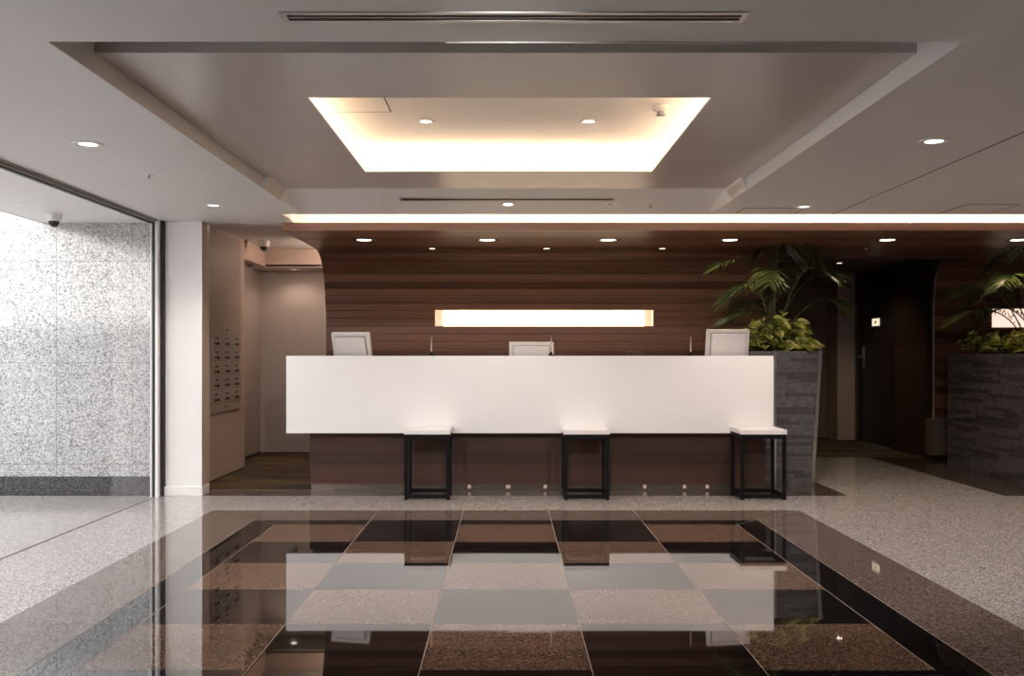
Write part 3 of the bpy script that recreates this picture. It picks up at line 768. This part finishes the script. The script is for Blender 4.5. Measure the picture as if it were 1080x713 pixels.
pothos('bushy yellow-green trailing plant at the foot of the palm beside the right monitor', (2.37, 8.78, PZ-.02), (.33, .2, .36), 170, 5)
pothos('bushy yellow-green trailing plant under the palm in the right planter', (4.86, 9.05, QZ-.02), (.42, .88, .22), 330, 6, True)

# ------------------------------------------------------------------ ceiling fixtures
def spot(o, energy, col, size=110, blend=.6, z=-.02, rad=.03):
    L = bpy.data.lights.new('lamp', 'SPOT'); L.energy = energy; L.color = col; L.spot_size = math.radians(size); L.spot_blend = blend; L.shadow_soft_size = rad
    lo = bpy.data.objects.new('lamp', L); COL.objects.link(lo); lo.parent = o; lo.location = (0, 0, z)
def downlight(r, lampm, ringm, loc, label, group, energy, col, size=110):
    t = thing('downlight', label, 'downlight', loc, 0, group)
    b = MB(); b.lathe([(r*.72, .0), (r*.78, -.004), (r*.95, -.006), (r, -.003), (r, .0)], ringm); b.build('trim_ring', t)
    b = MB(); b.lathe([(r*.74, -.001), (r*.60, -.0015)], 'alu'); b.lathe([(r*.60, -.0015), (0.0, -.0022)], lampm); b.build('lens', t)
    if energy: spot(t, energy, col, size)
    return t
G1 = 'round downlights in the white ceiling, some added out of view'
for (px, py, lab) in ((93, 152, 'round white downlight in the ceiling nearest the glass wall'),
                      (225, 216.5, 'small round downlight in the ceiling in front of the white pier'),
                      (985, 149, 'round white downlight beside the dark ceiling joint on the right'),
                      (848, 218, 'round downlight touching the access hatch before the cove, right of the recess'),
                      (536, 215.5, 'round downlight between the centre of the recess and the glowing cove')):
    Y = (ZS-H)*F/(VY-py); X = (px-VX)*Y/F
    if px == 536:
        dl = downlight(.06, 'lampw', 'white', (.016, 7.16, zfar(0, 7.16)), lab, G1, 34, (1, .80, .70), 130); dl.rotation_euler.x = -.112; continue
    downlight(.075 if py < 200 else .06, 'lampw', 'white', (X, Y, ZS), lab, G1, 60 if X > 1 else 34, (1, .82, .73), 130)
for (X, Y, lab, tilt, en) in ((-1.5, 2.4, 'added adjustable downlight out of view overhead at the left, aimed at the counter', 64, 150), (1.5, 2.4, 'added adjustable downlight out of view overhead at the right, aimed at the counter', 64, 150),
                    (0, 2.0, 'added adjustable downlight out of view above the viewer, aimed at the counter', 66, 150), (4.3, 6.0, 'added round downlight out of view in the far right of the ceiling, beyond the joint', 0, 60),
                    (4.3, 3.2, 'added round downlight out of view over the right side of the lobby', 0, 60)):
    dl = downlight(.075, 'lampw', 'white', (X, Y, ZS), lab, G1, en, (1, .955, .92) if tilt else (1, .85, .77), 62 if tilt else 130)  # unseen lamps added to brighten the counter front and the right side
    for ch in dl.children:
        if ch.type == 'LIGHT': ch.rotation_euler.x = math.radians(tilt); ch.location.z = -.05
G2 = 'round downlights in the timber canopy'
labs = ['large round downlight in the timber canopy above the left monitor',
        'large round downlight in the timber canopy above the left end of the wall niche',
        'large round downlight in the timber canopy above the right part of the wall niche',
        'large round downlight in the timber canopy above the right monitor',
        'large round downlight in the timber canopy above the walkway door',
        'large round downlight in the timber canopy above the right planter palm']
for px, lab in zip((384, 514, 641.5, 770, 936, 1074), labs):
    X = at(px, 0, 8.44).x
    downlight(.10, 'lamp', 'wood' if False else 'steel', (X, 8.44, ZW), lab, G2, 18, WARM, 130)
labs = ['small round downlight at the canopy bend, above the left pen stand', 'small round downlight at the canopy bend, above the middle monitor',
        'small round downlight at the canopy bend, just right of the wall niche']
for px, lab in zip((456, 576.5, 698.5), labs):
    X = at(px, 0, 9.12).x
    downlight(.048, 'lamp', 'steel', (X, 9.12, ZW), lab, G2, 4, WARM, 120)
downlight(.05, 'lamp', 'white', (3.82, 11.5, 2.15), 'small round downlight in the corridor ceiling near the black door', 'corridor downlights', 18, WARM, 130)
downlight(.05, 'lampw', 'white', ((310-VX)*10.85/F, 10.85, 2.02), 'small round downlight in the recess beyond the mailboxes', 'corridor downlights', 6, (1, .78, .62), 150)
t = thing('recess_fill_lamp', 'globe lamp added out of view under the recess ceiling behind the timber wall end', 'lamp', (-1.62, 10.05, ZC))  # unseen lamp added to warm the recess walls and ceiling
b = MB(); b.lathe([(0, 0), (.045, 0), (.045, -.02), (.02, -.025)], 'white', n=20); b.build('added_lamp_plate', t)
b = MB(); b.lathe([(.02, -.022)]+[(.055*math.sin(a*PI/10), -.075+.055*math.cos(a*PI/10)) for a in range(2, 11)], 'lampw', n=20); b.build('added_lamp_globe', t)
L = bpy.data.lights.new('lamp', 'POINT'); L.energy = 17; L.color = (1, .74, .58); L.shadow_soft_size = .06
lo = bpy.data.objects.new('lamp', L); COL.objects.link(lo); lo.parent = t; lo.location = (-.0, 0, -.15)
for px, lab in ((449, 'bright downlight in the light well, left of the two'), (621, 'bright downlight in the light well, right of the two')):
    Y = (WZ-H)*F/(VY-128); downlight(.05, 'lamp', 'white', ((px-VX)*Y/F, Y, WZ), lab, 'downlights in the light well', 3, WARM, 90)

# slot air diffusers
def diffuser(x0, x1, y0, y1, label, z=ZS, rx=0):
    t = thing('air_diffuser', label, 'air vent', ((x0+x1)/2, (y0+y1)/2, z)); t.rotation_euler.x = rx; w = (x1-x0)/2; d = (y1-y0)/2; f = .018
    b = MB(); b.box(-w, w, -d, -d+f, -.004, 0, 'alu'); b.box(-w, w, d-f, d, -.004, 0, 'alu'); b.box(-w, -w+f, -d+f, d-f, -.004, 0, 'alu'); b.box(w-f, w, -d+f, d-f, -.004, 0, 'alu'); b.build('frame', t)
    b = MB(); b.box(-w+f, w-f, -d+f, d-f, -.0015, 0, 'slot'); b.build('slot', t)
    b = MB(); b.box(-w+f, w-f, -.003, .003, -.003, -.0015, 'steel'); b.build('blade', t)
diffuser(-.69, .74, 3.045, 3.135, 'long slot air diffuser in the white ceiling in front of the recess')
diffuser(-.74, .77, 6.975, 7.065, 'long slot air diffuser between the recess and the glowing cove', zfar(0, 7.02), -.112)
# sprinklers, detector, sensor
def sprinkler(loc, label):
    t = thing('sprinkler_head', label, 'sprinkler', loc, 0, 'sprinkler heads')
    b = MB(); b.lathe([(.0, -.004), (.028, -.004), (.03, 0)], 'white', n=20); b.build('escutcheon', t)
    b = MB(); b.lathe([(.007, -.004), (.007, -.014), (.003, -.017), (.003, -.022), (.012, -.023), (.012, -.025), (0, -.025)], 'metalpaint', n=16); b.build('deflector', t)
    return t
Ys = (ZS-H)*F/(VY-184)
s0 = sprinkler(((157-VX)*Ys/F, Ys, ZS), 'small sprinkler head in the ceiling between the two left downlights')
dup(s0, (1.03, 7.15, zfar(1.03, 7.15)), 'small sprinkler head in the ceiling just before the cove, right of centre').rotation_euler.x = -.112
Yd = (WZ-H)*F/(VY-112)
t = thing('smoke_detector', 'small round detector in the right corner of the light well', 'smoke detector', ((697-VX)*Yd/F, Yd, WZ))
b = MB(); b.lathe([(.045, 0), (.045, -.018), (.03, -.028), (0, -.028)], 'well', n=20); b.build('base', t)
b = MB(); b.lathe([(.018, -.028), (.02, -.045), (.028, -.05), (0, -.052)], 'plasticgrey', n=16); b.build('sensor', t)
t = thing('ceiling_speaker', 'small faint round speaker grille in the ceiling right of the middle downlight', 'speaker', (.745, 7.15, zfar(.7, 7.15))); t.rotation_euler.x = -.112
b = MB(); b.lathe([(0, -.003), (.05, -.003), (.056, -.004), (.06, 0)], 'white', n=24); b.build('grille', t)
b = MB(); b.lathe([(0, -.0045), (.018, -.004)], 'plasticgrey', n=16); b.build('cone', t)
b = MB(); b.lathe([(.02, 0), (.02, -.006), (.012, -.012), (0, -.013)], 'alu', n=16)
o = b.build('motion_sensor', None, (at(913.6, 0, 9.1).x, 9.1, ZW)); tag(o, 'tiny bright sensor dot in the timber canopy beside the door downlight', 'sensor')
# access hatches
def hatch(x0, x1, y0, y1, z, label):
    t = thing('access_hatch', label, 'ceiling hatch', ((x0+x1)/2, (y0+y1)/2, z), 0, 'ceiling access hatches'); w = (x1-x0)/2; d = (y1-y0)/2
    b = MB(); f = .006
    b.box(-w, w, -d, -d+f, -.002, 0, 'slot'); b.box(-w, w, d-f, d, -.002, 0, 'slot'); b.box(-w, -w+f, -d+f, d-f, -.002, 0, 'slot'); b.box(w-f, w, -d+f, d-f, -.002, 0, 'slot'); b.build('frame', t)
    b = MB(); b.box(-w+f, w-f, -d+f, d-f, -.0015, 0, 'ceil' if z < 2.3 else 'well'); b.build('panel', t)
hatch(1.69, 2.13, 7.12, 7.42, ZS, 'square access hatch in the ceiling at the cove, right of the recess')
hatch(3.19, 3.56, 6.95, 7.42, ZS, 'square access hatch in the ceiling at the cove, furthest right')
Ya = (WZ-H)*F/(VY-118)
hatch(-1.05, (413-VX)*Ya/F, Ya-.45, Ya, WZ, 'square access hatch in the light well ceiling, left corner')
# dome cameras
def dome(loc, label):
    t = thing('dome_camera', label, 'security camera', loc, 0, 'dome cameras')
    b = MB(); b.lathe([(.055, 0), (.056, -.02), (.052, -.05), (.046, -.058), (.036, -.058)], 'white'); b.build('housing', t)
    b = MB(); b.lathe([(.038, -.056), (.036, -.075), (.026, -.09), (.012, -.098), (0, -.1)], 'gasket'); b.build('dome', t)
    return t
dm = dome((-3.33, 7.40, ZS), 'white dome camera under the outside soffit beyond the glass wall')
dup(dm, ((278.5-VX)*9.85/F, 9.85, ZC), 'white dome camera under the recess ceiling above the mailboxes')

# ------------------------------------------------------------------ daylight
w = bpy.data.worlds.new('sky'); sc.world = w; w.use_nodes = True
bg = w.node_tree.nodes['Background']; bg.inputs[0].default_value = (.945, .97, 1, 1); bg.inputs[1].default_value = 6.0
sun = bpy.data.lights.new('sun', 'SUN'); sun.energy = 2.2; sun.angle = math.radians(1.2); sun.color = (1, .97, .92)
so = bpy.data.objects.new('sun', sun); COL.objects.link(so)
so.rotation_euler = Vector((1, 11, -.29)).to_track_quat('-Z', 'Y').to_euler()
